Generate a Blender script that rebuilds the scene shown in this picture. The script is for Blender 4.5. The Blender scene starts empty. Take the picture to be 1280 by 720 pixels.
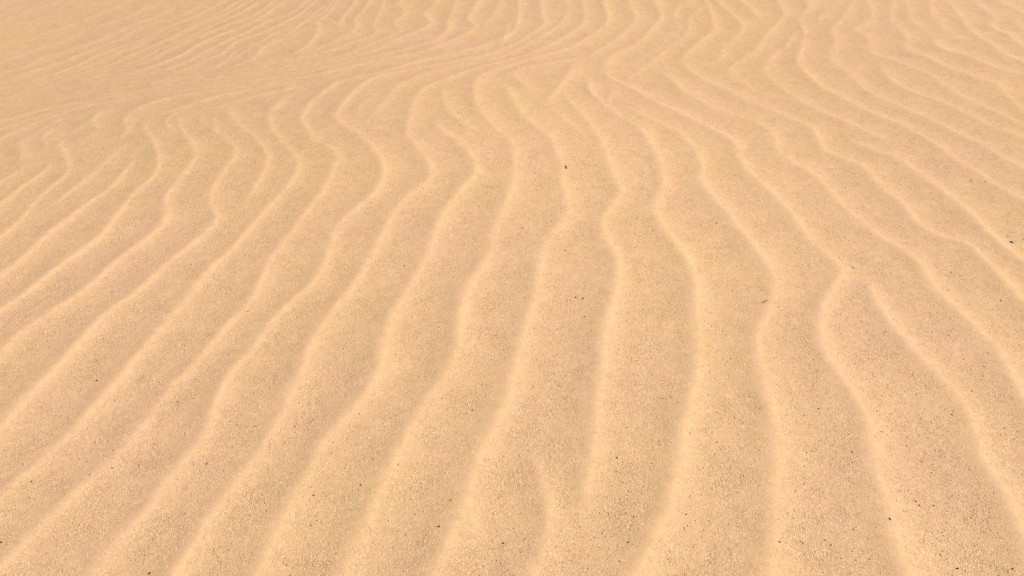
# Wind-rippled desert sand, seen from a standing person's height.
import bpy, math
import numpy as np
from mathutils import Vector

# ----------------------------------------------------------------- camera
scene = bpy.context.scene
CAM_H, PITCH = 1.30, 31.0
cam_d = bpy.data.cameras.new("camera")
cam = bpy.data.objects.new("camera", cam_d)
scene.collection.objects.link(cam)
cam.location = (0.0, 0.0, CAM_H)
cam.rotation_euler = (math.radians(90.0 - PITCH), 0.0, 0.0)
cam_d.sensor_width = 36.0
cam_d.lens = 35.0
cam_d.clip_start = 0.05
cam_d.clip_end = 2000.0
scene.camera = cam

# ----------------------------------------------------------------- daylight
SUN_EL, SUN_AZ = math.radians(40.0), math.radians(-3.0)      # azimuth from +X towards +Y
world = bpy.data.worlds.new("World")
scene.world = world
world.use_nodes = True
wn = world.node_tree.nodes
wl = world.node_tree.links
wn.clear()
sky = wn.new("ShaderNodeTexSky")
sky.sky_type = 'NISHITA'
sky.sun_disc = False
sky.sun_elevation = SUN_EL
sky.sun_rotation = math.radians(90.0) - SUN_AZ
sky.dust_density = 2.0
bg = wn.new("ShaderNodeBackground")
bg.inputs["Strength"].default_value = 0.08
wo = wn.new("ShaderNodeOutputWorld")
wl.new(sky.outputs[0], bg.inputs[0])
wl.new(bg.outputs[0], wo.inputs[0])

sun_d = bpy.data.lights.new("sun", 'SUN')
sun_d.energy = 4.2
sun_d.angle = math.radians(0.53)
sun_d.color = (1.0, 0.95, 0.84)
sun = bpy.data.objects.new("sun", sun_d)
scene.collection.objects.link(sun)
sdir = Vector((math.cos(SUN_EL) * math.cos(SUN_AZ), math.cos(SUN_EL) * math.sin(SUN_AZ), math.sin(SUN_EL)))
sun.rotation_euler = sdir.to_track_quat('Z', 'Y').to_euler()
sun.location = sdir * 20.0

vs = scene.view_settings
vs.view_transform = 'Standard'
vs.look = 'None'
vs.exposure = 0.43
vs.gamma = 1.0
vs.use_curve_mapping = False

# ----------------------------------------------------------------- sand surface
def smooth(a, b, v):
    t = np.clip((v - a) / (b - a), 0.0, 1.0)
    return t * t * (3 - 2 * t)

def _h(i, j, s):
    v = np.sin(i * 127.1 + j * 311.7 + s * 74.7) * 43758.5453
    return v - np.floor(v)

def vnoise(x, y, s=0):
    """smooth value noise, -1..1"""
    i, j = np.floor(x), np.floor(y)
    u, v = x - i, y - j
    u = u * u * u * (u * (6 * u - 15) + 10)
    v = v * v * v * (v * (6 * v - 15) + 10)
    a = _h(i, j, s) * (1 - u) + _h(i + 1, j, s) * u
    b = _h(i, j + 1, s) * (1 - u) + _h(i + 1, j + 1, s) * u
    return (a * (1 - v) + b * v) * 2 - 1

def relief(x, y):
    """the broad swells the ripples ride on, metres"""
    #RELIEF
    ridge = y - (3.05 - 0.10 * x)
    z = 0.035 * np.exp(-(ridge / 0.55) ** 2) * smooth(1.2, -0.6, x)
    # the ground falls away to the far left
    z = z - 0.15 * smooth(0.3, -3.2, x) * smooth(2.3, 3.9, y) * smooth(12, 7, y)
    z = z + 0.012 * np.sin(1.9 * x + 0.7 * y + 0.6) * np.exp(-((y - 2.5) / 2.5) ** 2)
    far = smooth(7.0, 60.0, np.hypot(x, y))
    z = z + far * (1.6 * np.sin(x * 0.047 + 1.0) * np.cos(y * 0.039 + 0.4) + 0.5 * np.sin(0.11 * x - 0.09 * y))
    return z
    #END

# Ripple crests, in centimetres on the ground: (strength, x, y, x, y, ...), windward to lee.
CRESTS = [
  (0.7,1,0,-160.4,269.6,-157.7,279.6,-155.2,288.5,-154.3,294.1,-154.8,299.6),
  (0.9,1,0,-154.1,251.1,-150.5,263.6,-149.1,276.0,-147.0,286.4,-147.5,292.7,-149.8,301.0),
  (0.9,1,0,-144.5,228.3,-141.2,242.5,-139.9,254.3,-140.7,264.5,-140.0,274.7,-138.8,285.6,-144.0,298.2,-150.7,309.8,-157.9,320.7),
  (0.8,0,0,-136.5,256.5,-133.9,266.6,-131.1,278.4,-129.7,288.3,-128.4,303.1,-128.5,311.1),
  (1,1,0,-135.6,209.3,-132.1,221.8,-129.7,231.9,-127.9,246.4,-126.1,252.5,-123.9,263.3,-120.8,273.7,-120.1,286.1,-120.6,292.3,-121.1,300.1),
  (1,1,0,-128.5,194.3,-124.9,205.3,-121.5,214.8,-119.2,223.3,-115.7,233.4,-112.5,244.3,-112.6,255.1,-112.3,269.8,-109.9,279.4,-111.2,290.1,-115.5,301.5,-122.1,314.9,-127.0,324.0,-128.7,331.7,-127.3,341.4),
  (1,1,0,-119.6,175.5,-116.6,186.5,-115.4,194.6,-112.0,203.4,-107.2,214.3,-104.3,226.7,-100.7,237.1,-97.9,245.9,-98.0,253.8,-101.4,265.4,-101.2,274.9,-100.5,285.5,-100.9,295.3,-104.0,303.6,-110.3,315.5,-114.6,324.6,-117.9,333.5,-117.1,342.5),
  (1,1,0,-107.4,149.6,-104.7,159.6,-103.3,168.8,-101.2,180.9,-100.0,188.6,-98.3,199.5,-96.1,207.2,-92.7,215.3,-89.8,227.4,-85.1,239.9,-83.1,251.2,-87.5,262.1,-89.1,274.0,-88.1,286.3,-88.1,296.7,-92.9,305.9,-99.4,315.7,-105.8,325.0,-110.9,335.2,-110.6,344.3),
  (0.9,0,0,-79.0,258.7,-77.3,263.6,-76.4,270.1,-76.1,280.3,-76.9,291.5,-81.1,301.4,-85.7,310.3,-92.2,320.5,-98.4,333.1,-102.3,342.8,-101.5,351.2),
  (1,1,0,-98.0,129.8,-95.4,138.5,-94.1,144.3,-91.8,150.7,-89.2,158.5,-87.7,167.1,-85.6,176.0,-84.0,187.5,-81.7,199.6,-79.5,211.4,-77.7,223.7,-74.8,233.1,-71.6,248.0,-69.1,260.2,-66.2,273.3,-66.1,284.9,-68.5,292.8,-72.4,299.4,-78.6,311.8,-83.8,326.4,-85.3,336.0,-84.2,352.5,-81.0,360.8),
  (1,1,1,-90.7,114.3,-88.0,121.7,-86.5,126.3,-84.5,132.5,-81.5,141.4,-78.8,147.4,-75.5,158.1,-73.4,171.4,-70.4,181.5,-67.3,195.8,-63.3,209.8,-63.1,225.3,-60.4,242.2,-57.9,256.0,-55.3,268.3,-54.1,281.6,-54.7,290.2,-57.6,297.8,-64.0,304.9,-70.9,321.6,-72.9,330.6,-72.5,348.7,-66.8,373.1,-54.0,382.5,-42.3,394.5,-31.5,403.6,-13.0,417.2,0.0,436.8,3.7,462.1,3.9,492.8,5.0,528.7),
  (1,1,1,-72.0,114.0,-71.2,119.1,-70.0,126.4,-67.4,132.8,-65.5,142.2,-63.9,148.9,-61.7,156.6,-62.0,170.5,-61.3,178.3,-58.5,188.4,-56.9,198.3,-53.8,207.1,-50.3,215.2,-48.5,225.1,-48.5,238.9,-47.6,247.9,-43.6,257.2,-40.0,265.5,-38.6,274.8,-39.2,284.2,-41.8,291.8,-44.9,299.4,-49.7,308.5,-57.2,319.7,-61.4,330.5,-59.9,351.5,-57.5,366.4,-52.0,379.0,-34.9,390.6,-16.5,401.7,-7.7,409.1,0.0,419.1,5.2,428.3,15.7,451.4,14.9,461.8,14.9,492.4,15.0,528.2),
  (1,1,1,-58.0,113.8,-57.1,119.8,-55.9,125.2,-54.8,133.0,-52.9,140.2,-50.0,149.6,-48.0,158.8,-47.0,168.0,-45.7,178.0,-45.5,187.2,-44.0,197.0,-41.7,206.9,-39.6,213.2,-37.4,225.0,-35.3,237.5,-33.4,251.0,-30.4,263.1,-25.8,270.7,-23.9,278.2,-26.5,290.2,-31.1,300.8,-34.5,312.9,-34.6,329.5,-34.8,347.9,-32.7,362.6,-26.6,371.9,-12.6,389.6,0.0,400.2,7.3,406.7,15.3,416.7,25.4,434.2,33.8,455.3,35.4,492.2,37.1,527.8),
  (0.8,0,1,-51.2,315.3,-49.0,321.8,-47.7,331.5,-44.6,354.5,-42.3,367.3,-30.3,385.0,-10.8,398.2,0.0,409.0,5.1,417.9,13.0,430.6,23.0,452.7,27.6,477.9,26.4,493.7,27.1,527.9),
  (0.6,0,0,-55.5,331.0,-54.3,338.6,-52.5,348.7),
  (1,1,0,-43.2,113.6,-42.8,119.6,-42.1,126.5,-40.5,136.4,-38.9,144.4,-37.4,153.7,-35.4,158.6,-31.2,167.8,-28.6,177.8,-28.7,187.0,-28.2,199.6,-25.7,210.5,-22.5,226.2,-20.7,239.8,-18.3,255.0,-13.8,270.1,-10.6,280.4,-12.1,290.8,-16.4,302.1,-21.0,310.3,-25.9,319.4,-29.1,326.0),
  (0.85,0,0,-7.4,306.9,-10.2,312.5,-16.4,321.5,-22.2,336.3,-25.1,356.1,-26.9,366.6),
  (1,1,1,-28.9,113.5,-28.2,119.4,-27.2,124.9,-25.6,131.6,-24.5,138.8,-22.8,146.5,-20.6,156.0,-17.4,167.7,-13.7,177.7,-11.8,187.0,-11.9,196.9,-10.9,209.4,-9.7,217.1,-6.3,227.3,-4.0,244.7,-1.2,260.5,0.5,269.2,1.5,282.9,1.3,296.2,0.0,305.4,-4.3,315.3,-8.9,328.0,-12.9,349.2,-13.0,371.7,-8.9,382.2,0.0,392.7,11.6,404.5,23.7,413.5,33.1,428.5,43.9,452.8,45.2,478.0,46.1,493.6,48.8,527.7),
  (1,1,0,-14.4,113.3,-12.9,119.7,-10.9,126.2,-8.7,133.1,-7.5,140.8,-6.2,148.7,-3.9,157.2,-0.5,167.7,1.1,177.8,2.7,188.0,4.2,198.1,6.5,210.9,8.2,226.8,10.2,238.5,14.6,249.2,17.0,257.5,16.2,270.2,16.1,282.9,15.4,296.2,13.1,311.1,6.1,325.9,0.9,349.0,-1.5,364.7,-0.6,371.8),
  (1,1,0,1.3,113.3,3.7,119.3,5.6,122.9,6.8,128.5,7.3,134.5,6.9,139.8,5.4,147.6,3.8,154.0,2.8,157.7),
  (1,0,0,11.6,128.1,12.6,132.9,13.8,138.3,14.9,143.1,16.1,149.5,17.6,157.3,18.6,167.9,20.7,179.6,21.9,191.7,24.3,202.8,27.0,214.9,28.5,229.7,26.7,240.6,26.1,249.8,29.5,259.8,33.3,270.5,32.1,281.5,31.1,296.0,29.7,311.6,27.3,326.7,23.6,339.9,20.7,352.4,19.5,363.8),
  (0.7,0,0,24.6,307.4,23.7,314.5,20.9,322.7,17.4,331.4,14.3,337.1),
  (1,0,0,11.2,339.5,15.5,354.8,20.0,369.7,23.9,383.8,26.9,398.4),
  (0.85,0,1,11.9,353.6,9.6,358.3,4.6,368.9,1.6,379.1,3.2,386.4,16.3,395.0,27.1,401.6,35.6,409.4,49.6,435.7,57.7,459.2,57.8,477.9,58.7,493.5,61.7,527.5),
  (0.5,0,0,12.0,379.3,13.4,384.5,16.9,392.9),
  (1,1,0,19.0,113.3,21.3,118.9,25.3,126.7,28.3,133.2,31.1,140.6,33.3,147.8,35.4,157.6,38.6,168.3,41.2,177.9,43.9,192.3,45.1,203.5,46.8,212.9,47.5,225.0,45.9,236.6,43.1,248.5,42.3,260.2,46.3,274.4,47.6,286.0,47.4,298.6,46.5,310.8,43.7,323.9,37.5,335.4,31.3,355.2,29.3,370.2,30.5,379.2),
  (1,1,0,42.0,113.4,44.3,119.8,47.4,129.8,50.1,140.2,52.2,148.9,54.6,160.6,55.3,168.7,55.7,177.4,56.5,186.1,58.6,195.1,61.7,202.3,65.8,211.8,68.1,219.7,68.2,226.8,67.0,235.9,65.0,247.4,62.8,259.6,60.5,269.5,58.9,278.9,61.0,289.8,61.0,302.7,59.7,310.8,56.4,321.5,49.3,331.7,43.3,341.1,39.4,349.5),
  (1,1,1,67.8,113.7,68.2,119.4,68.2,122.5,68.6,129.1,69.6,135.2,70.5,141.7,71.4,149.3,73.5,158.4,74.3,163.7,73.9,173.5,72.6,182.5,72.7,192.2,75.9,204.6,80.3,213.5,86.9,225.9,85.3,235.4,82.8,246.9,82.1,255.7,80.6,266.0,78.3,277.0,75.4,286.8,74.6,299.3,75.3,309.4,73.8,317.1,68.1,327.1,61.6,337.7,55.5,346.5,48.8,359.3,43.2,370.1,38.1,379.6,39.4,394.7,44.3,408.6,54.0,420.8,62.7,441.7,69.9,461.6,70.4,480.5,71.6,493.3,76.7,527.2),
  (1,1,0,88.5,114.0,91.4,125.7,92.5,132.6,93.3,138.9,93.4,145.5,93.3,151.0,95.2,158.2,96.5,169.8,95.4,178.5,93.6,187.2,92.0,197.2,91.3,207.0,91.8,216.6,92.2,222.7,92.7,228.2),
  (1,1,0,109.2,151.8,109.7,163.2,110.7,173.0,111.8,181.3,113.1,191.0,111.5,198.4,110.2,207.4,108.5,217.8,109.0,230.8,106.9,238.3,103.0,246.7,100.8,256.5,98.2,265.3,97.4,278.0,95.7,287.4,90.0,298.4,88.6,306.9,90.4,318.1,88.7,326.8,79.6,338.8,73.2,346.7,66.1,362.0,63.3,374.8,59.4,388.2,56.8,393.2),
  (0.7,0,1,47.5,375.1,53.1,389.1,59.3,400.4,65.7,413.1,72.8,425.3,79.5,441.5,82.9,461.4,90.4,475.8,96.3,492.6,104.0,526.5),
  (0.6,0,0,49.8,394.0,54.9,404.5,62.2,415.3,65.7,418.6),
  (0.6,0,1,62.8,423.1,67.2,429.9,74.5,441.6,75.5,459.0,78.8,474.8,85.6,487.1,90.4,503.2,95.8,526.7),
  (1,1,1,131.1,193.5,129.2,205.8,128.3,214.9,127.9,223.4,127.0,234.1,125.7,241.8,119.9,246.9,116.9,254.3,116.7,267.3,114.2,276.7,113.4,291.5,109.4,299.6,104.4,305.4,104.4,314.3,104.6,326.4,98.4,337.0,92.2,346.4,86.7,355.5,81.1,365.9,75.2,376.9,70.6,396.4,77.7,416.3,89.7,438.8,92.7,456.0,94.7,474.3,94.8,495.6,96.6,526.7),
  (1,1,0,140.6,215.3,138.5,226.3,136.1,237.6,134.9,246.9,134.1,261.9,132.2,273.8,130.5,282.3,128.0,293.2,125.9,300.8,121.3,306.1,115.2,315.0,111.5,321.4),
  (0.9,0,0,129.8,307.9,127.6,314.1,124.2,320.5,118.6,331.5,111.5,343.2,104.9,360.7,101.8,382.4,107.2,400.9,116.5,416.4,125.5,435.2,129.3,443.4),
  (1,1,1,158.2,249.9,156.1,259.9,153.3,269.4,150.1,279.0,147.5,289.6,144.5,299.7,142.9,310.2,137.7,325.8,132.6,335.7,127.7,346.0,121.3,362.0,118.1,375.4,117.4,395.5,123.9,416.1,130.2,437.4,132.3,455.8,141.7,475.4,146.4,493.9,152.8,525.3),
  (0.9,0,1,95.4,357.3,92.7,364.2,90.2,373.2,87.2,380.7,89.8,392.3,102.6,410.4,115.4,439.2,126.9,462.5,128.9,475.9,130.8,494.4,135.5,525.7),
  (0.9,1,1,170.1,277.1,166.2,284.8,163.2,292.1,160.1,301.6,158.1,311.0,153.6,320.1,149.4,331.2,143.6,343.0,137.7,354.6,134.7,368.5,134.0,385.1,132.3,399.9,140.1,423.1,143.5,440.4,152.6,456.3,164.1,481.8,172.1,501.0,181.0,525.0),
  (0.9,1,0,179.6,300.1,173.5,315.7,167.2,326.7,163.3,338.1,158.1,351.1,151.4,361.6,148.8,372.3,149.0,384.3,148.5,397.1),
  (0.9,1,1,184.8,311.0,178.0,326.1,174.5,337.6,170.4,348.9,167.0,359.1,164.8,377.9,160.6,388.6,155.9,398.8,150.4,406.3,155.0,420.2,155.4,433.9,153.7,438.8,163.0,450.8,170.2,469.0,172.7,485.9,175.6,507.1,178.5,525.0),
  (0.9,1,1,187.3,316.4,184.5,340.9,184.5,353.1,186.2,367.7,180.9,375.3,174.7,387.9,171.1,400.1,166.5,410.9,171.3,422.8,172.9,436.8,174.4,455.6,183.1,478.5,186.0,494.7,188.8,525.0),
  (0.9,1,0,212.3,369.4,201.2,379.1,196.0,383.1,192.4,388.1,188.7,401.5,182.9,408.0,181.5,417.9,186.7,424.6,191.1,423.3,191.5,412.1),
  (0.8,0,1,182.9,435.3,183.4,454.0,189.8,477.0,194.3,494.6,201.7,525.0),
  (0.9,0,1,188.9,426.8,193.3,442.4,194.6,457.8,202.0,481.3,209.5,500.8,216.7,525.2),
  (0.9,1,1,214.5,374.0,207.6,393.6,204.0,404.1,204.1,420.7,203.6,438.5,207.9,457.6,210.6,478.4,214.0,497.7,220.1,525.3),
  (0.9,1,1,221.3,388.3,216.9,414.8,217.7,429.9,215.4,442.1,223.0,457.7,224.4,478.5,226.7,497.9,234.7,525.5),
  (0.8,1,0,230.2,407.0,228.5,440.9,229.3,451.1,230.4,460.4),
  (0.8,1,1,248.3,445.0,240.2,467.5,237.5,483.1,238.5,504.4,243.1,525.7),
  (0.7,0,1,144.1,441.6,140.7,452.9,147.4,467.0,156.5,482.0,163.4,501.1,170.2,525.1),
  (0.9,0,0,85.2,392.3,85.2,397.3,88.7,409.7,95.3,424.8,104.7,444.4,103.5,464.7,100.6,483.9,100.8,502.9),
  (0.8,0,0,115.8,447.7,114.4,457.8,114.0,473.7,112.2,487.7,110.9,505.6),
  (0.9,0,1,-139.8,333.9,-138.2,349.2,-131.0,363.2,-113.8,370.5,-90.7,378.0,-71.1,390.1,-56.1,400.2,-40.4,409.9,-30.2,420.5,-20.5,435.3,-16.3,447.5,-19.7,460.7,-16.7,483.9,-15.5,498.6,-15.1,530.3),
  (0.95,1,1,-180.5,306.5,-176.2,320.4,-170.2,344.7,-161.1,359.4,-143.6,368.6,-126.9,373.5,-109.8,379.6,-86.6,388.2,-68.6,399.6,-53.7,408.9,-39.6,421.3,-33.1,427.8,-28.7,442.1,-28.8,457.4,-27.2,484.9,-26.7,499.6,-27.3,531.7),
  (0.85,1,1,-187.0,319.5,-182.0,332.6,-172.9,350.9,-161.7,364.2,-141.3,374.8,-123.1,381.5,-103.1,388.0,-85.2,396.7,-71.6,404.5,-58.9,415.2,-50.9,430.7,-40.7,444.4,-36.8,455.6,-40.5,470.7,-37.0,487.4,-37.2,508.6,-37.9,533.1),
  (0.85,1,0,-193.6,332.8,-187.5,344.3,-176.2,358.6,-162.3,368.9,-139.0,380.9,-118.4,388.0,-94.6,397.2,-72.3,409.1,-63.8,421.6,-56.4,432.6,-50.4,444.2,-53.6,457.5,-50.5,472.0,-54.0,489.6,-54.9,511.1),
  (0.8,0,0,-165.9,381.0,-142.3,388.1,-124.1,393.5,-108.9,398.9,-93.9,407.0,-80.2,416.0,-69.9,428.4,-60.8,440.5,-63.3,454.8,-62.7,472.3,-62.8,490.9,-64.4,512.6),
  (0.9,0,0,-91.7,413.4,-85.7,418.0,-77.5,431.9,-71.0,449.5,-73.0,467.0,-70.7,490.7,-71.1,513.8),
  (0.9,0,0,-100.9,408.3,-90.5,420.0,-87.6,445.9,-90.0,464.5,-80.7,457.6,-79.8,472.3,-78.0,492.0,-78.7,515.2),
  (0.6,0,1,-5.3,437.0,-11.6,447.2,-10.4,460.1,-6.8,473.4,-5.1,493.3,-5.0,521.2),
  (0.7,0,0,-6.7,411.3,-2.5,432.0,-1.5,449.3,3.7,464.7),
  (0.9,0,0,-164.1,315.0,-165.1,323.7,-164.6,339.2,-161.3,349.3),
  (0.9,0,0,-151.5,321.3,-151.5,334.3,-150.0,343.3),
  (1.1,0,0,-142.9,314.9,-144.0,325.3,-150.1,338.1,-151.3,349.1,-147.7,357.2),
  (1.1,0,0,-130.8,309.9,-132.6,323.2,-137.8,335.4,-137.6,345.8),
  (1.1,0,0,-158.6,293.3,-160.6,303.8,-166.0,313.7,-166.6,324.0),
  (0.8,0,0,27.7,345.7,30.4,355.1,29.9,364.5,32.7,374.4),
  (0.7,0,0,35.5,344.7,36.9,353.8,39.9,361.5,43.2,363.5),
  (1,0,0,-153.6,298.7,-155.2,309.0,-160.8,319.5,-161.2,328.5,-160.0,338.2),
  (1,0,0,-116.2,310.9,-116.8,320.6,-121.5,330.3,-121.6,338.2,-119.4,346.1),
  (1,0,0,-100.8,310.5,-100.7,318.3,-104.2,329.2,-104.5,339.0),
  (1,0,0,-130.5,337.0,-123.1,345.8,-111.2,360.9,-95.5,371.1,-78.5,379.2,-73.1,382.8),
  (1,0,0,-112.8,341.6,-98.2,356.0,-85.2,368.2,-75.7,375.5),
  (0.55,1,0,-245.0,453.3,-240.2,461.3,-229.7,464.2,-226.7,472.8,-220.9,483.0,-214.4,492.6,-211.2,504.9,-204.7,516.2,-202.1,535.6),
  (0.55,1,0,-237.2,428.4,-229.0,435.2,-222.9,444.1,-217.7,453.7,-208.0,465.4,-206.4,478.6,-196.2,489.8,-189.2,503.4,-186.6,526.0),
  (0.7,1,0,-229.0,403.2,-223.3,414.0,-213.9,423.0,-208.8,437.2,-199.9,446.6,-192.1,460.2,-186.9,476.3,-176.2,494.4,-171.2,516.4),
  (0.7,1,0,-223.7,392.8,-213.0,402.7,-208.2,415.5,-198.5,427.1,-191.4,441.7,-182.4,457.9,-177.1,477.3,-163.7,492.4,-157.0,520.4),
  (0.85,1,0,-219.7,383.0,-210.3,394.6,-200.8,403.9,-190.6,417.9,-183.6,436.5,-172.5,452.7,-164.9,472.3,-154.7,492.5,-144.8,524.7),
  (0.85,0,0,-210.3,388.4,-201.9,397.5,-192.0,406.4,-183.4,419.7,-175.6,436.4,-168.1,454.2,-156.1,471.1,-145.3,489.3,-139.1,522.8),
  (0.95,0,0,-202.0,393.2,-192.8,400.7,-183.2,409.0,-173.2,419.6,-166.8,434.0,-157.7,453.9,-150.7,472.7,-140.1,491.1,-131.9,521.3),
  (0.95,0,0,-193.8,395.8,-185.2,403.3,-173.5,409.4,-163.4,421.1,-157.2,437.5,-147.8,454.4,-141.2,473.0,-133.3,490.5,-126.1,518.7),
  (1,0,0,-183.7,397.3,-173.7,403.6,-164.0,411.5,-156.7,421.8,-150.4,440.1,-141.9,456.1,-133.0,471.2,-123.8,489.0,-120.7,518.7),
  (1,0,0,-170.5,399.5,-160.1,404.1,-152.7,411.4,-144.5,423.4,-140.3,439.7,-132.0,456.1,-123.1,470.5,-118.6,488.2,-112.3,514.6),
  (1,0,0,-156.5,398.6,-149.6,403.5,-141.2,410.8,-134.7,425.8,-129.1,441.9,-122.1,454.1,-115.9,471.4,-106.6,484.3,-103.1,515.1),
  (1,0,0,-145.3,397.1,-138.2,401.7,-132.1,413.1,-125.7,424.9,-123.5,440.7,-114.8,451.2,-107.7,466.8,-101.7,483.9,-97.5,512.3),
  (0.9,0,0,-136.6,393.3,-127.6,400.2,-121.8,412.2,-120.0,427.0,-112.1,436.2,-107.8,451.4,-99.2,463.5,-95.4,480.0,-90.1,510.0),
  (0.9,0,0,-129.2,394.2,-124.7,401.0,-119.2,414.7,-115.1,426.1,-107.4,437.1,-100.9,450.4,-97.6,465.4,-91.4,482.0,-89.2,510.2),
  (0.75,0,0,-123.3,395.8,-117.0,402.8,-109.7,412.6,-108.7,428.0,-102.5,439.0,-96.4,451.2,-91.8,464.7,-87.8,484.2,-87.5,511.6),
]

def resample(P, step=0.012):
    """Catmull-Rom through the points, at even spacing"""
    Q = np.vstack([2 * P[0] - P[1], P, 2 * P[-1] - P[-2]])
    out = []
    for k in range(1, len(Q) - 2):
        p0, p1, p2, p3 = Q[k - 1], Q[k], Q[k + 1], Q[k + 2]
        n = max(2, int(np.linalg.norm(p2 - p1) / 0.006))
        t = np.linspace(0, 1, n, endpoint=False)[:, None]
        out.append(0.5 * (2 * p1 + (p2 - p0) * t + (2 * p0 - 5 * p1 + 4 * p2 - p3) * t ** 2
                          + (3 * p1 - p0 - 3 * p2 + p3) * t ** 3))
    out = np.vstack(out + [P[-1:]])
    d = np.r_[0, np.cumsum(np.linalg.norm(np.diff(out, axis=0), axis=1))]
    s = np.linspace(0, d[-1], max(3, int(d[-1] / step)))
    return np.c_[np.interp(s, d, out[:, 0]), np.interp(s, d, out[:, 1])]

def gsm(a, n):
    k = np.exp(-np.linspace(-2, 2, 2 * n + 1) ** 2)
    k /= k.sum()
    return np.convolve(np.pad(a, (n, n), mode='edge'), k, 'valid')

lines = []
rng = np.random.default_rng(11)
for row in CRESTS:
    amp = row[0] 
    e0, e1 = row[1], row[2]
    P = np.array(row[3:], float).reshape(-1, 2) / 100.0
    def grow(P, n):
        # the crest runs on, wandering, past the surveyed part
        tail = P[-1] - P[-2]
        a = math.atan2(tail[1], tail[0])
        a0 = a
        pts = [P[-1]]
        for i in range(n):
            a = a0 + 0.45 * math.sin(0.9 * i + rng.uniform(-.5, .5)) * min(1, i / 2)
            pts.append(pts[-1] + 0.16 * np.array([math.cos(a), math.sin(a)]))
        return np.vstack([P, pts[1:]])
    if e1: P = grow(P, 9)
    if e0: P = grow(P[::-1], 9)[::-1]
    S = resample(P)
    n = len(S)
    t = np.arange(n) * 0.012
    A = np.full(n, amp)
    # ends die out; strength wavers along the crest and eases off on the far, flatter sand
    dz = min(.16, .33 * t[-1])
    A = A * smooth(0, .30 if e0 else dz, t) * smooth(0, .30 if e1 else dz, t[::-1])
    A = A * (1 + .18 * vnoise(t * 3.3 + 17.3 * len(lines), 0 * t, 9) + .12 * vnoise(t * 11 + 5.1 * len(lines), 0 * t, 10))
    A = A * (1 - .34 * smooth(1.9, 3.4, S[:, 1]))
    tx = np.gradient(S[:, 0]); ty = np.gradient(S[:, 1]); L = np.hypot(tx, ty) + 1e-9
    nrm = np.c_[ty / L, -tx / L]
    lines.append(dict(S=S, A=A, N=nrm))

# local ripple spacing: how far the neighbouring crests are
allp = np.vstack([l['S'] for l in lines])
alli = np.concatenate([np.full(len(l['S']), k) for k, l in enumerate(lines)])
for k, l in enumerate(lines):
    S, N = l['S'], l['N']
    lam = np.empty(len(S))
    for i in range(len(S)):
        dx = allp - S[i]
        m = (alli != k) & (np.abs(dx[:, 0]) < .2) & (np.abs(dx[:, 1]) < .2)
        d = dx[m]
        c = d @ N[i]
        a = np.abs(d @ np.array([-N[i][1], N[i][0]]))
        ok = a < 0.02
        r = c[ok & (c > 0.015)]; q = -c[ok & (c < -0.015)]
        r = r.min() if len(r) else 0.16
        q = q.min() if len(q) else 0.16
        lam[i] = 0.5 * (r + q)
    l['lam'] = gsm(np.clip(lam, 0.05, 0.16), 12)

def axis(core, h0):
    """core: list of (upto, spacing); then geometric growth to 260 m"""
    v = [0.0]
    for upto, h in core:
        while v[-1] < upto:
            v.append(v[-1] + h)
    h = core[-1][1]
    while v[-1] < 260:
        h *= 1.16
        v.append(v[-1] + h)
    return np.array(v)

xp = axis([(1.5, .006), (3.6, .009)], 0)
xs = np.r_[-xp[:0:-1], xp]
yp = axis([(1.9, .006), (4.9, .0085)], 0) + 0.85
ym = axis([(0.25, .012)], 0)
ys = np.r_[0.85 - ym[:0:-1], yp]
NX, NY = len(xs), len(ys)
X, Y = np.meshgrid(xs, ys)
Z = relief(X, Y)

H = np.zeros_like(X)          # ripple height
CO = np.zeros_like(X)         # closeness to a crest, 0..1 (fine sand gathers there)
BEST = np.empty_like(X); SG = np.empty_like(X); AM = np.empty_like(X); LA = np.empty_like(X)
for l in lines:
    S, N, A, lam = l['S'], l['N'], l['A'], l['lam']
    R = 0.20
    x0, x1 = S[:, 0].min() - R, S[:, 0].max() + R
    y0, y1 = S[:, 1].min() - R, S[:, 1].max() + R
    ia, ib = np.searchsorted(xs, [x0, x1]); ja, jb = np.searchsorted(ys, [y0, y1])
    if ib - ia < 2 or jb - ja < 2: continue
    BEST[ja:jb, ia:ib] = R * R
    AM[ja:jb, ia:ib] = 0
    for i in range(len(S)):
        px, py = S[i]
        a, b = np.searchsorted(xs, [px - R, px + R]); c, d = np.searchsorted(ys, [py - R, py + R])
        if b <= a or d <= c: continue
        dx = xs[a:b][None, :] - px
        dy = ys[c:d][:, None] - py
        q = dx * dx + dy * dy
        bb = BEST[c:d, a:b]
        m = q < bb
        bb[m] = q[m]
        SG[c:d, a:b][m] = (dx * N[i, 0] + dy * N[i, 1])[m]
        AM[c:d, a:b][m] = A[i]
        LA[c:d, a:b][m] = lam[i]
    sl = (slice(ja, jb), slice(ia, ib))
    am = AM[sl]
    hit = am > 0
    dist = np.sqrt(BEST[sl]); sg = SG[sl]
    # inside the polyline's own span the normal offset is the exact signed distance
    u = np.where(hit, np.sign(sg) * dist / np.where(hit, LA[sl], 1), 9.0) + 0.09
    near = 1.14 - .24 * smooth(1.3, 2.4, Y[sl]) + .22 * smooth(2.6, 3.6, Y[sl])        # crests are sharper farther out, rounder near by
    near = near * (1 - .22 * smooth(-.1, -.8, X[sl]))
    e = 0.095 * near
    lee = np.exp(-(np.sqrt(u * u + e * e) - e) / (0.145 * near))
    stoss = np.exp(-(np.sqrt(u * u + e * e) - e) / 0.32)
    prof = np.where(u > 0, lee, stoss)
    fadeR = smooth(R, R * .6, dist)
    H[sl] += np.where(hit, am * LA[sl] * 0.044 * (.35 + .65 * near) * prof * fadeR, 0)
    CO[sl] = np.maximum(CO[sl], np.where(hit, am * np.exp(-np.abs(u) / .14), 0))

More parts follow.
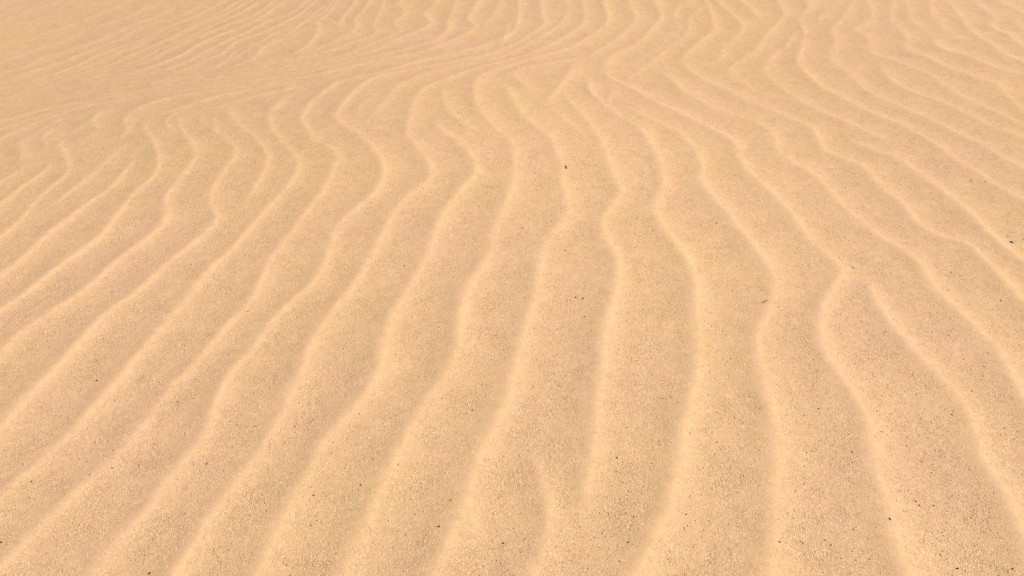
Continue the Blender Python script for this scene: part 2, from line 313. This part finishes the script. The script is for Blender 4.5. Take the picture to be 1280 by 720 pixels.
# beyond the surveyed patch the same ripples simply go on
edge = 1.11 + 0.53 * np.maximum(Y - 0.9, 0)
out = np.maximum(np.maximum(np.abs(X) - edge, 0.95 - Y), (Y - 6.0))
gw = smooth(0.35, 0.9, out)
ph = (X * 0.93 + 0.25 * Y + 0.22 * vnoise(X * .7, Y * .7, 3) + 0.07 * vnoise(X * 2.1, Y * 2.1, 5)) / 0.125
fr = ph - np.floor(ph)
gen = 0.0065 * (np.exp(-fr / .17) + np.exp(-(1 - fr) / .33))
cell = np.maximum(np.gradient(xs)[None, :], np.gradient(ys)[:, None])
gw2 = gw * smooth(0.05, 0.02, cell)
H = H * (1 - gw) + gen * gw2
# wind-worn unevenness
H += 0.0008 * vnoise(X * 9, Y * 6, 1) + 0.00045 * vnoise(X * 24, Y * 17, 2) + 0.00022 * vnoise(X * 70, Y * 55, 6)
TR = np.clip(1 - CO, 0, 1)       # coarse grains stay in the troughs
Z = Z + H

verts = np.stack([X, Y, Z], -1).reshape(-1, 3)
idx = np.arange(NX * NY).reshape(NY, NX)
quads = np.stack([idx[:-1, :-1], idx[:-1, 1:], idx[1:, 1:], idx[1:, :-1]], -1).reshape(-1, 4)

def np_mesh(name, verts, faces):
    k = faces.shape[1]
    me = bpy.data.meshes.new(name)
    me.vertices.add(len(verts)); me.vertices.foreach_set("co", verts.astype(np.float32).ravel())
    me.loops.add(faces.size); me.loops.foreach_set("vertex_index", faces.astype(np.int32).ravel())
    me.polygons.add(len(faces))
    me.polygons.foreach_set("loop_start", np.arange(0, faces.size, k, dtype=np.int32))
    me.update(calc_edges=True)
    return me

def ground_z(x, y):
    i = np.clip(np.searchsorted(xs, x) - 1, 0, NX - 2); j = np.clip(np.searchsorted(ys, y) - 1, 0, NY - 2)
    u = (x - xs[i]) / (xs[i + 1] - xs[i]); v = (y - ys[j]) / (ys[j + 1] - ys[j])
    return (Z[j, i] * (1 - u) + Z[j, i + 1] * u) * (1 - v) + (Z[j + 1, i] * (1 - u) + Z[j + 1, i + 1] * u) * v

# ----------------------------------------------------------------- materials
class NT:
    def __init__(self, name):
        self.m = bpy.data.materials.new(name); self.m.use_nodes = True
        self.t = self.m.node_tree; self.t.nodes.clear()
    def n(self, kind, **inp):
        nd = self.t.nodes.new(kind)
        for k, v in inp.items():
            key = k.replace('_', ' ')
            if isinstance(v, bpy.types.NodeSocket): self.t.links.new(v, nd.inputs[key])
            else: nd.inputs[key].default_value = v
        return nd
    def math(self, op, a, b=None):
        nd = self.t.nodes.new("ShaderNodeMath"); nd.operation = op
        for i, v in enumerate((a, b)):
            if v is None: continue
            if isinstance(v, bpy.types.NodeSocket): self.t.links.new(v, nd.inputs[i])
            else: nd.inputs[i].default_value = v
        return nd.outputs[0]
    def ramp(self, fac, stops, mode='LINEAR'):
        nd = self.t.nodes.new("ShaderNodeValToRGB"); self.t.links.new(fac, nd.inputs[0])
        cr = nd.color_ramp; cr.interpolation = mode
        while len(cr.elements) < len(stops): cr.elements.new(0.5)
        for e, (p, c) in zip(cr.elements, stops):
            e.position = p; e.color = (*c, 1) if len(c) == 3 else c
        return nd.outputs[0]
    def mix(self, fac, a, b, mode='MIX'):
        nd = self.t.nodes.new("ShaderNodeMix"); nd.data_type = 'RGBA'; nd.blend_type = mode
        for s, v in ((nd.inputs[0], fac), (nd.inputs[6], a), (nd.inputs[7], b)):
            if isinstance(v, bpy.types.NodeSocket): self.t.links.new(v, s)
            else: s.default_value = v if not isinstance(v, tuple) or len(v) == 4 else (*v, 1)
        return nd.outputs[2]

def sand_material():
    s = NT("wind_blown_sand")
    geo = s.n("ShaderNodeNewGeometry")
    pos = geo.outputs["Position"]
    # how coarse the sand is here (0 fine, 1 coarse): the wind sorts grains along the ripples
    att = s.n("ShaderNodeAttribute"); att.attribute_name = "coarseness"
    pat = s.n("ShaderNodeTexNoise", Vector=pos, Scale=11.0, Detail=3.0, Roughness=.6)
    pr = s.n("ShaderNodeMapRange", Value=pat.outputs["Fac"]); pr.inputs[1].default_value = .33; pr.inputs[2].default_value = .66
    pr.inputs[3].default_value = .25; pr.inputs[4].default_value = 1.15
    coarse = s.math('MULTIPLY', att.outputs["Fac"], pr.outputs[0])
    big = s.n("ShaderNodeTexNoise", Vector=pos, Scale=1.6, Detail=3.0)
    tint = s.ramp(big.outputs["Fac"], [(.35, (.590, .374, .196)), (.68, (.590, .364, .213))])
    mid = s.n("ShaderNodeTexNoise", Vector=pos, Scale=42.0, Detail=4.0, Roughness=.65)
    midc = s.ramp(mid.outputs["Fac"], [(.3, (.93, .925, .92)), (.7, (1.05, 1.05, 1.05))])
    col = s.mix(1.0, tint, midc, 'MULTIPLY')
    # faint rosy and yellowish mottling of the mixed minerals
    mot = s.n("ShaderNodeTexNoise", Vector=pos, Scale=75.0, Detail=2.0)
    col = s.mix(1.0, col, s.ramp(mot.outputs["Fac"], [(.32, (1.02, .985, 1.03)), (.68, (.985, 1.012, .955))]), 'MULTIPLY')
    # single grains: quartz, ochre, dark minerals
    vor = s.n("ShaderNodeTexVoronoi", Vector=pos, Scale=430.0, Randomness=1.0)
    sep = s.n("ShaderNodeSeparateColor", Color=vor.outputs["Color"])
    gcol = s.ramp(sep.outputs[0], [(0.0, (.60, .53, .46)), (.04, (.78, .73, .68)), (.16, (.92, .90, .88)), (.6, (1.0, 1.0, 1.0)),
                                   (.9, (1.14, 1.14, 1.13)), (1.0, (1.5, 1.52, 1.55))])
    gf = s.math('MULTIPLY_ADD', coarse, .55); gf.node.inputs[2].default_value = .30
    col = s.mix(gf, col, s.mix(1.0, col, gcol, 'MULTIPLY'))
    # relief of grains
    n1 = s.n("ShaderNodeTexNoise", Vector=pos, Scale=150.0, Detail=3.0, Roughness=.6)
    n2 = s.n("ShaderNodeTexVoronoi", Vector=pos, Scale=430.0, Randomness=1.0)
    hgt = s.math('ADD', n1.outputs["Fac"], s.math('MULTIPLY', n2.outputs["Distance"], -.6))
    st = s.math('MULTIPLY_ADD', coarse, .36); st.node.inputs[2].default_value = .16
    bump = s.n("ShaderNodeBump", Height=hgt, Strength=st, Distance=.004)
    bs = s.n("ShaderNodeBsdfPrincipled", Base_Color=col, Roughness=.92, Normal=bump.outputs[0])
    bs.inputs["Specular IOR Level"].default_value = .15
    o = s.n("ShaderNodeOutputMaterial", Surface=bs.outputs[0])
    return s.m

def grain_material(name, stops):
    s = NT(name)
    att = s.n("ShaderNodeAttribute"); att.attribute_name = "grain_kind"
    c = s.ramp(att.outputs["Fac"], stops)
    bs = s.n("ShaderNodeBsdfPrincipled", Base_Color=c, Roughness=.7)
    bs.inputs["Specular IOR Level"].default_value = .3
    s.n("ShaderNodeOutputMaterial", Surface=bs.outputs[0])
    return s.m

def bit_material(name, dark, light, rough=.75):
    s = NT(name)
    tc = s.n("ShaderNodeTexCoord")
    nz = s.n("ShaderNodeTexNoise", Vector=tc.outputs["Object"], Scale=420.0, Detail=3.0)
    c = s.ramp(nz.outputs["Fac"], [(.3, dark), (.7, light)])
    bs = s.n("ShaderNodeBsdfPrincipled", Base_Color=c, Roughness=rough)
    s.n("ShaderNodeOutputMaterial", Surface=bs.outputs[0])
    return s.m

M_SAND = sand_material()
M_GRAIN = grain_material("loose_grains", [(0.0, (.24, .14, .07)), (.012, (.38, .235, .125)), (.10, (.50, .315, .165)), (.5, (.58, .37, .19)),
                                          (.85, (.68, .47, .27)), (.97, (.72, .52, .32)), (1.0, (.86, .74, .58))])
M_TWIG = bit_material("dry_plant_fibre", (.09, .05, .025), (.20, .12, .06))
M_SEED = bit_material("seed_husk", (.07, .028, .014), (.15, .065, .03), .6)
M_DARK = bit_material("dark_mineral", (.03, .016, .009), (.07, .04, .022), .5)

me = np_mesh("sand_ground", verts, quads)
at = me.attributes.new("coarseness", 'FLOAT', 'POINT')
at.data.foreach_set("value", TR.astype(np.float32).ravel())
me.materials.append(M_SAND)
me.polygons.foreach_set("use_smooth", np.ones(len(quads), bool))
ground = bpy.data.objects.new("sand_ground", me)
ground["kind"] = "structure"
ground["label"] = "pale golden desert sand combed into wavy wind ripples"
scene.collection.objects.link(ground)

# ----------------------------------------------------------------- loose coarse grains lying in the troughs
def loose_grains(n, seed):
    r = np.random.default_rng(seed)
    oct_v = np.array([(1, 0, 0), (-1, 0, 0), (0, 1, 0), (0, -1, 0), (0, 0, 1), (0, 0, -1)], float)
    oct_f = np.array([(0, 2, 4), (2, 1, 4), (1, 3, 4), (3, 0, 4), (2, 0, 5), (1, 2, 5), (3, 1, 5), (0, 3, 5)])
    y = 0.75 + 2.6 * r.random(n * 4) ** 1.5
    x = (r.random(n * 4) * 2 - 1) * (1.25 + 0.53 * np.maximum(y - .9, 0))
    i = np.clip(np.searchsorted(xs, x) - 1, 0, NX - 2); j = np.clip(np.searchsorted(ys, y) - 1, 0, NY - 2)
    patch = 0.5 + 0.5 * vnoise(x * 6, y * 6, 8)
    p = (np.clip(TR[j, i] - .22, 0, 1) / .78) ** 1.4 * (0.35 + .65 * patch)
    keep = r.random(n * 4) < p
    x, y = x[keep][:n], y[keep][:n]
    n = len(x)
    size = .00105 * np.exp(r.normal(0, .30, n))
    kind = r.random(n)
    V = oct_v[None] + r.normal(0, .16, (n, 6, 3))
    V = V * np.stack([size * r.uniform(.8, 1.5, n), size * r.uniform(.8, 1.2, n), size * r.uniform(.5, .8, n)], -1)[:, None, :]
    a = r.random(n) * 6.283
    ca, sa = np.cos(a)[:, None], np.sin(a)[:, None]
    vx = V[..., 0] * ca - V[..., 1] * sa + x[:, None]
    vy = V[..., 0] * sa + V[..., 1] * ca + y[:, None]
    vz = V[..., 2] + (ground_z(x, y) + size * .22)[:, None]
    vv = np.stack([vx, vy, vz], -1).reshape(-1, 3)
    ff = (oct_f[None] + (np.arange(n) * 6)[:, None, None]).reshape(-1, 3)
    m = np_mesh("loose_sand_grains", vv, ff)
    a_ = m.attributes.new("grain_kind", 'FLOAT', 'POINT')
    a_.data.foreach_set("value", np.repeat(kind, 6).astype(np.float32))
    m.polygons.foreach_set("use_smooth", np.ones(len(ff), bool))
    m.materials.append(M_GRAIN)
    o = bpy.data.objects.new("loose_sand_grains", m)
    o["kind"] = "stuff"
    o["label"] = "loose coarse sand grains gathered in the ripple troughs"
    o["category"] = "sand grains"
    scene.collection.objects.link(o)
loose_grains(40000, 4)

# ----------------------------------------------------------------- bits of debris
def link(name, m, mat, x, y, lift, label, cat, group=None):
    m.materials.append(mat)
    o = bpy.data.objects.new(name, m)
    e = 0.006
    zx = (ground_z(x + e, y) - ground_z(x - e, y)) / (2 * e); zy = (ground_z(x, y + e) - ground_z(x, y - e)) / (2 * e)
    nrm = Vector((-zx, -zy, 1)).normalized()
    o.rotation_euler = nrm.to_track_quat('Z', 'Y').to_euler()
    o.location = (x, y, float(ground_z(x, y)) + lift)
    o["label"] = label; o["category"] = cat
    if group: o["group"] = group
    scene.collection.objects.link(o)
    return o

def twig_mesh(length, rad, ang, bend, seed):
    """a short broken stalk: ragged ends, a bend, a node"""
    r = np.random.default_rng(seed)
    K, S = 9, 7
    V = []; F = []
    for k in range(K):
        t = k / (K - 1)
        s = (t - .5) * length
        off = bend * length * (4 * t * (1 - t) - .5)
        rr = rad * (0.75 + .35 * math.sin(3.1 * t + seed) + (.35 if k == 5 else 0)) * (0.45 if k in (0, K - 1) else 1)
        cx = s * math.cos(ang) - off * math.sin(ang); cy = s * math.sin(ang) + off * math.cos(ang)
        for q in range(S):
            b = 2 * math.pi * q / S
            w = rr * (1 + r.normal(0, .12))
            V.append((cx - math.sin(ang) * math.cos(b) * w + (r.normal(0, .25) * rad if k in (0, K - 1) else 0) * math.cos(ang),
                      cy + math.cos(ang) * math.cos(b) * w, math.sin(b) * w + .25 * rad * math.sin(5 * t)))
    for k in range(K - 1):
        for q in range(S):
            F.append((k * S + q, k * S + (q + 1) % S, (k + 1) * S + (q + 1) % S, (k + 1) * S + q))
    F.append(tuple(range(S - 1, -1, -1))); F.append(tuple((K - 1) * S + q for q in range(S)))
    m = bpy.data.meshes.new("twig"); m.from_pydata(V, [], F); m.update()
    return m

def pebble_mesh(a, b, c, ang, seed):
    """an angular worn grain, subdivided and dented"""
    r = np.random.default_rng(seed)
    import bmesh
    bm = bmesh.new()
    bmesh.ops.create_icosphere(bm, subdivisions=2, radius=1.0)
    cuts = [(Vector(r.normal(0, 1, 3)).normalized(), r.uniform(.55, .85)) for _ in range(7)]
    for v in bm.verts:
        for nn, d in cuts:
            k = v.co.dot(nn)
            if k > d: v.co -= nn * (k - d)
        v.co *= 1 + r.normal(0, .02)
        p = Vector((v.co.x * a, v.co.y * b, v.co.z * c))
        v.co = Vector((p.x * math.cos(ang) - p.y * math.sin(ang), p.x * math.sin(ang) + p.y * math.cos(ang), p.z))
    m = bpy.data.meshes.new("pebble"); bm.to_mesh(m); bm.free()
    return m

mm = .001
#DEBRIS
link("plant_scrap", twig_mesh(21*mm, 2.5*mm, math.radians(14), 0.06, 3), M_TWIG, 0.1694, 2.8531, 2.25*mm, "bent grey-brown plant scrap lying on a ripple crest", "plant scrap")
link("plant_scrap", twig_mesh(17*mm, 1.8*mm, math.radians(-4), 0.02, 4), M_TWIG, 0.6261, 2.0896, 1.62*mm, "straight thin dark stalk fragment in the trough beside a bright crest", "plant scrap")
link("plant_scrap", twig_mesh(11*mm, 1.5*mm, math.radians(-10), 0.12, 5), M_TWIG, 0.1756, 2.0926, 1.35*mm, "short curved straw scrap with a paler fibre beside it", "plant scrap")
link("plant_scrap", twig_mesh(8*mm, 0.9*mm, math.radians(-20), 0.1, 6), M_TWIG, 0.1581, 2.0977, 0.81*mm, "pale fine fibre lying next to a short curved straw scrap", "plant scrap")
link("seed", pebble_mesh(6.0*mm, 3.0*mm, 2.4*mm, math.radians(12), 21), M_SEED, 1.3823, 2.4264, 1.20*mm, "dark red-brown seed husk, the darkest speck on the sand", "seed")
link("seed", pebble_mesh(3.6*mm, 1.6*mm, 1.4*mm, math.radians(5), 22), M_TWIG, 0.6861, 1.3325, 0.70*mm, "flat brown seed lying on the edge of a broad pale crest", "seed")
link("dark_pebble", pebble_mesh(2.30*mm, 1.80*mm, 1.50*mm, 0.00, 50), M_DARK, -0.1303, 1.3070, 0.90*mm, "tiny dark mineral grain standing out on the pale sand", "pebble", "dark mineral grains scattered on the sand")
link("dark_pebble", pebble_mesh(2.21*mm, 1.73*mm, 1.44*mm, 1.70, 51), M_DARK, 0.2056, 1.4979, 0.86*mm, "tiny dark mineral grain standing out on the pale sand", "pebble", "dark mineral grains scattered on the sand")
link("dark_pebble", pebble_mesh(2.39*mm, 1.87*mm, 1.56*mm, 3.40, 52), M_DARK, -0.0148, 1.2707, 0.94*mm, "tiny dark mineral grain standing out on the pale sand", "pebble", "dark mineral grains scattered on the sand")
link("dark_pebble", pebble_mesh(2.39*mm, 1.87*mm, 1.56*mm, 5.10, 53), M_DARK, -0.9073, 1.7612, 0.94*mm, "tiny dark mineral grain standing out on the pale sand", "pebble", "dark mineral grains scattered on the sand")
link("dark_pebble", pebble_mesh(2.02*mm, 1.58*mm, 1.32*mm, 0.80, 54), M_DARK, -0.5948, 1.4862, 0.79*mm, "tiny dark mineral grain standing out on the pale sand", "pebble", "dark mineral grains scattered on the sand")
link("dark_pebble", pebble_mesh(1.84*mm, 1.44*mm, 1.20*mm, 2.50, 55), M_DARK, 0.7542, 1.3873, 0.72*mm, "tiny dark mineral grain standing out on the pale sand", "pebble", "dark mineral grains scattered on the sand")
link("dark_pebble", pebble_mesh(1.84*mm, 1.44*mm, 1.20*mm, 4.20, 56), M_DARK, 0.7830, 1.3761, 0.72*mm, "tiny dark mineral grain standing out on the pale sand", "pebble", "dark mineral grains scattered on the sand")
link("dark_pebble", pebble_mesh(2.39*mm, 1.87*mm, 1.56*mm, 5.90, 57), M_DARK, -0.6184, 1.2059, 0.94*mm, "tiny dark mineral grain standing out on the pale sand", "pebble", "dark mineral grains scattered on the sand")
link("dark_pebble", pebble_mesh(2.02*mm, 1.58*mm, 1.32*mm, 1.60, 58), M_DARK, 0.6448, 1.6644, 0.79*mm, "tiny dark mineral grain standing out on the pale sand", "pebble", "dark mineral grains scattered on the sand")
link("dark_pebble", pebble_mesh(2.21*mm, 1.73*mm, 1.44*mm, 3.30, 59), M_DARK, -0.3703, 1.3946, 0.86*mm, "tiny dark mineral grain standing out on the pale sand", "pebble", "dark mineral grains scattered on the sand")
link("dark_pebble", pebble_mesh(2.21*mm, 1.73*mm, 1.44*mm, 5.00, 60), M_DARK, -0.9075, 1.2830, 0.86*mm, "tiny dark mineral grain standing out on the pale sand", "pebble", "dark mineral grains scattered on the sand")
link("dark_pebble", pebble_mesh(2.39*mm, 1.87*mm, 1.56*mm, 0.70, 61), M_DARK, 0.7675, 1.2207, 0.94*mm, "tiny dark mineral grain standing out on the pale sand", "pebble", "dark mineral grains scattered on the sand")
link("dark_pebble", pebble_mesh(2.02*mm, 1.58*mm, 1.32*mm, 2.40, 62), M_DARK, 0.8598, 1.2167, 0.79*mm, "tiny dark mineral grain standing out on the pale sand", "pebble", "dark mineral grains scattered on the sand")
link("dark_pebble", pebble_mesh(2.02*mm, 1.58*mm, 1.32*mm, 4.10, 63), M_DARK, 0.1743, 2.0085, 0.79*mm, "tiny dark mineral grain standing out on the pale sand", "pebble", "dark mineral grains scattered on the sand")
link("dark_pebble", pebble_mesh(1.84*mm, 1.44*mm, 1.20*mm, 5.80, 64), M_DARK, -0.9195, 1.4429, 0.72*mm, "tiny dark mineral grain standing out on the pale sand", "pebble", "dark mineral grains scattered on the sand")
link("dark_pebble", pebble_mesh(1.84*mm, 1.44*mm, 1.20*mm, 1.50, 65), M_DARK, -0.7762, 1.4772, 0.72*mm, "tiny dark mineral grain standing out on the pale sand", "pebble", "dark mineral grains scattered on the sand")
link("dark_pebble", pebble_mesh(1.84*mm, 1.44*mm, 1.20*mm, 3.20, 66), M_DARK, 0.4726, 1.2745, 0.72*mm, "tiny dark mineral grain standing out on the pale sand", "pebble", "dark mineral grains scattered on the sand")
link("dark_pebble", pebble_mesh(1.84*mm, 1.44*mm, 1.20*mm, 4.90, 67), M_DARK, 0.5556, 1.2835, 0.72*mm, "tiny dark mineral grain standing out on the pale sand", "pebble", "dark mineral grains scattered on the sand")
link("dark_pebble", pebble_mesh(1.66*mm, 1.30*mm, 1.08*mm, 0.60, 68), M_DARK, -0.7079, 1.6840, 0.65*mm, "tiny dark mineral grain standing out on the pale sand", "pebble", "dark mineral grains scattered on the sand")
link("dark_pebble", pebble_mesh(2.94*mm, 2.30*mm, 1.92*mm, 2.30, 69), M_DARK, 1.4273, 2.8266, 1.15*mm, "tiny dark mineral grain standing out on the pale sand", "pebble", "dark mineral grains scattered on the sand")
link("dark_pebble", pebble_mesh(1.66*mm, 1.30*mm, 1.08*mm, 4.00, 70), M_DARK, 0.1017, 1.7319, 0.65*mm, "tiny dark mineral grain standing out on the pale sand", "pebble", "dark mineral grains scattered on the sand")
link("dark_pebble", pebble_mesh(1.66*mm, 1.30*mm, 1.08*mm, 5.70, 71), M_DARK, 0.0465, 1.7284, 0.65*mm, "tiny dark mineral grain standing out on the pale sand", "pebble", "dark mineral grains scattered on the sand")
link("dark_pebble", pebble_mesh(1.84*mm, 1.44*mm, 1.20*mm, 1.40, 72), M_DARK, 0.2040, 1.2701, 0.72*mm, "tiny dark mineral grain standing out on the pale sand", "pebble", "dark mineral grains scattered on the sand")
link("dark_pebble", pebble_mesh(2.02*mm, 1.58*mm, 1.32*mm, 3.10, 73), M_DARK, -0.0815, 1.6447, 0.79*mm, "tiny dark mineral grain standing out on the pale sand", "pebble", "dark mineral grains scattered on the sand")
link("dark_pebble", pebble_mesh(2.02*mm, 1.58*mm, 1.32*mm, 4.80, 74), M_DARK, -0.6377, 2.0333, 0.79*mm, "tiny dark mineral grain standing out on the pale sand", "pebble", "dark mineral grains scattered on the sand")
link("dark_pebble", pebble_mesh(2.39*mm, 1.87*mm, 1.56*mm, 0.50, 75), M_DARK, 0.8997, 2.2768, 0.94*mm, "tiny dark mineral grain standing out on the pale sand", "pebble", "dark mineral grains scattered on the sand")
link("dark_pebble", pebble_mesh(2.39*mm, 1.87*mm, 1.56*mm, 2.20, 76), M_DARK, 1.1532, 2.2597, 0.94*mm, "tiny dark mineral grain standing out on the pale sand", "pebble", "dark mineral grains scattered on the sand")
link("dark_pebble", pebble_mesh(1.66*mm, 1.30*mm, 1.08*mm, 3.90, 77), M_DARK, -0.2615, 1.8477, 0.65*mm, "tiny dark mineral grain standing out on the pale sand", "pebble", "dark mineral grains scattered on the sand")
link("dark_pebble", pebble_mesh(2.02*mm, 1.58*mm, 1.32*mm, 5.60, 78), M_DARK, 1.0909, 1.8793, 0.79*mm, "tiny dark mineral grain standing out on the pale sand", "pebble", "dark mineral grains scattered on the sand")
link("dark_pebble", pebble_mesh(2.39*mm, 1.87*mm, 1.56*mm, 1.30, 79), M_DARK, 0.5802, 2.5132, 0.94*mm, "tiny dark mineral grain standing out on the pale sand", "pebble", "dark mineral grains scattered on the sand")
link("dark_pebble", pebble_mesh(1.84*mm, 1.44*mm, 1.20*mm, 3.00, 80), M_DARK, 0.3176, 1.3424, 0.72*mm, "tiny dark mineral grain standing out on the pale sand", "pebble", "dark mineral grains scattered on the sand")
link("dark_pebble", pebble_mesh(1.84*mm, 1.44*mm, 1.20*mm, 4.70, 81), M_DARK, 0.8046, 1.4994, 0.72*mm, "tiny dark mineral grain standing out on the pale sand", "pebble", "dark mineral grains scattered on the sand")

print("sand verts", len(verts), "ripple crests", len(lines))
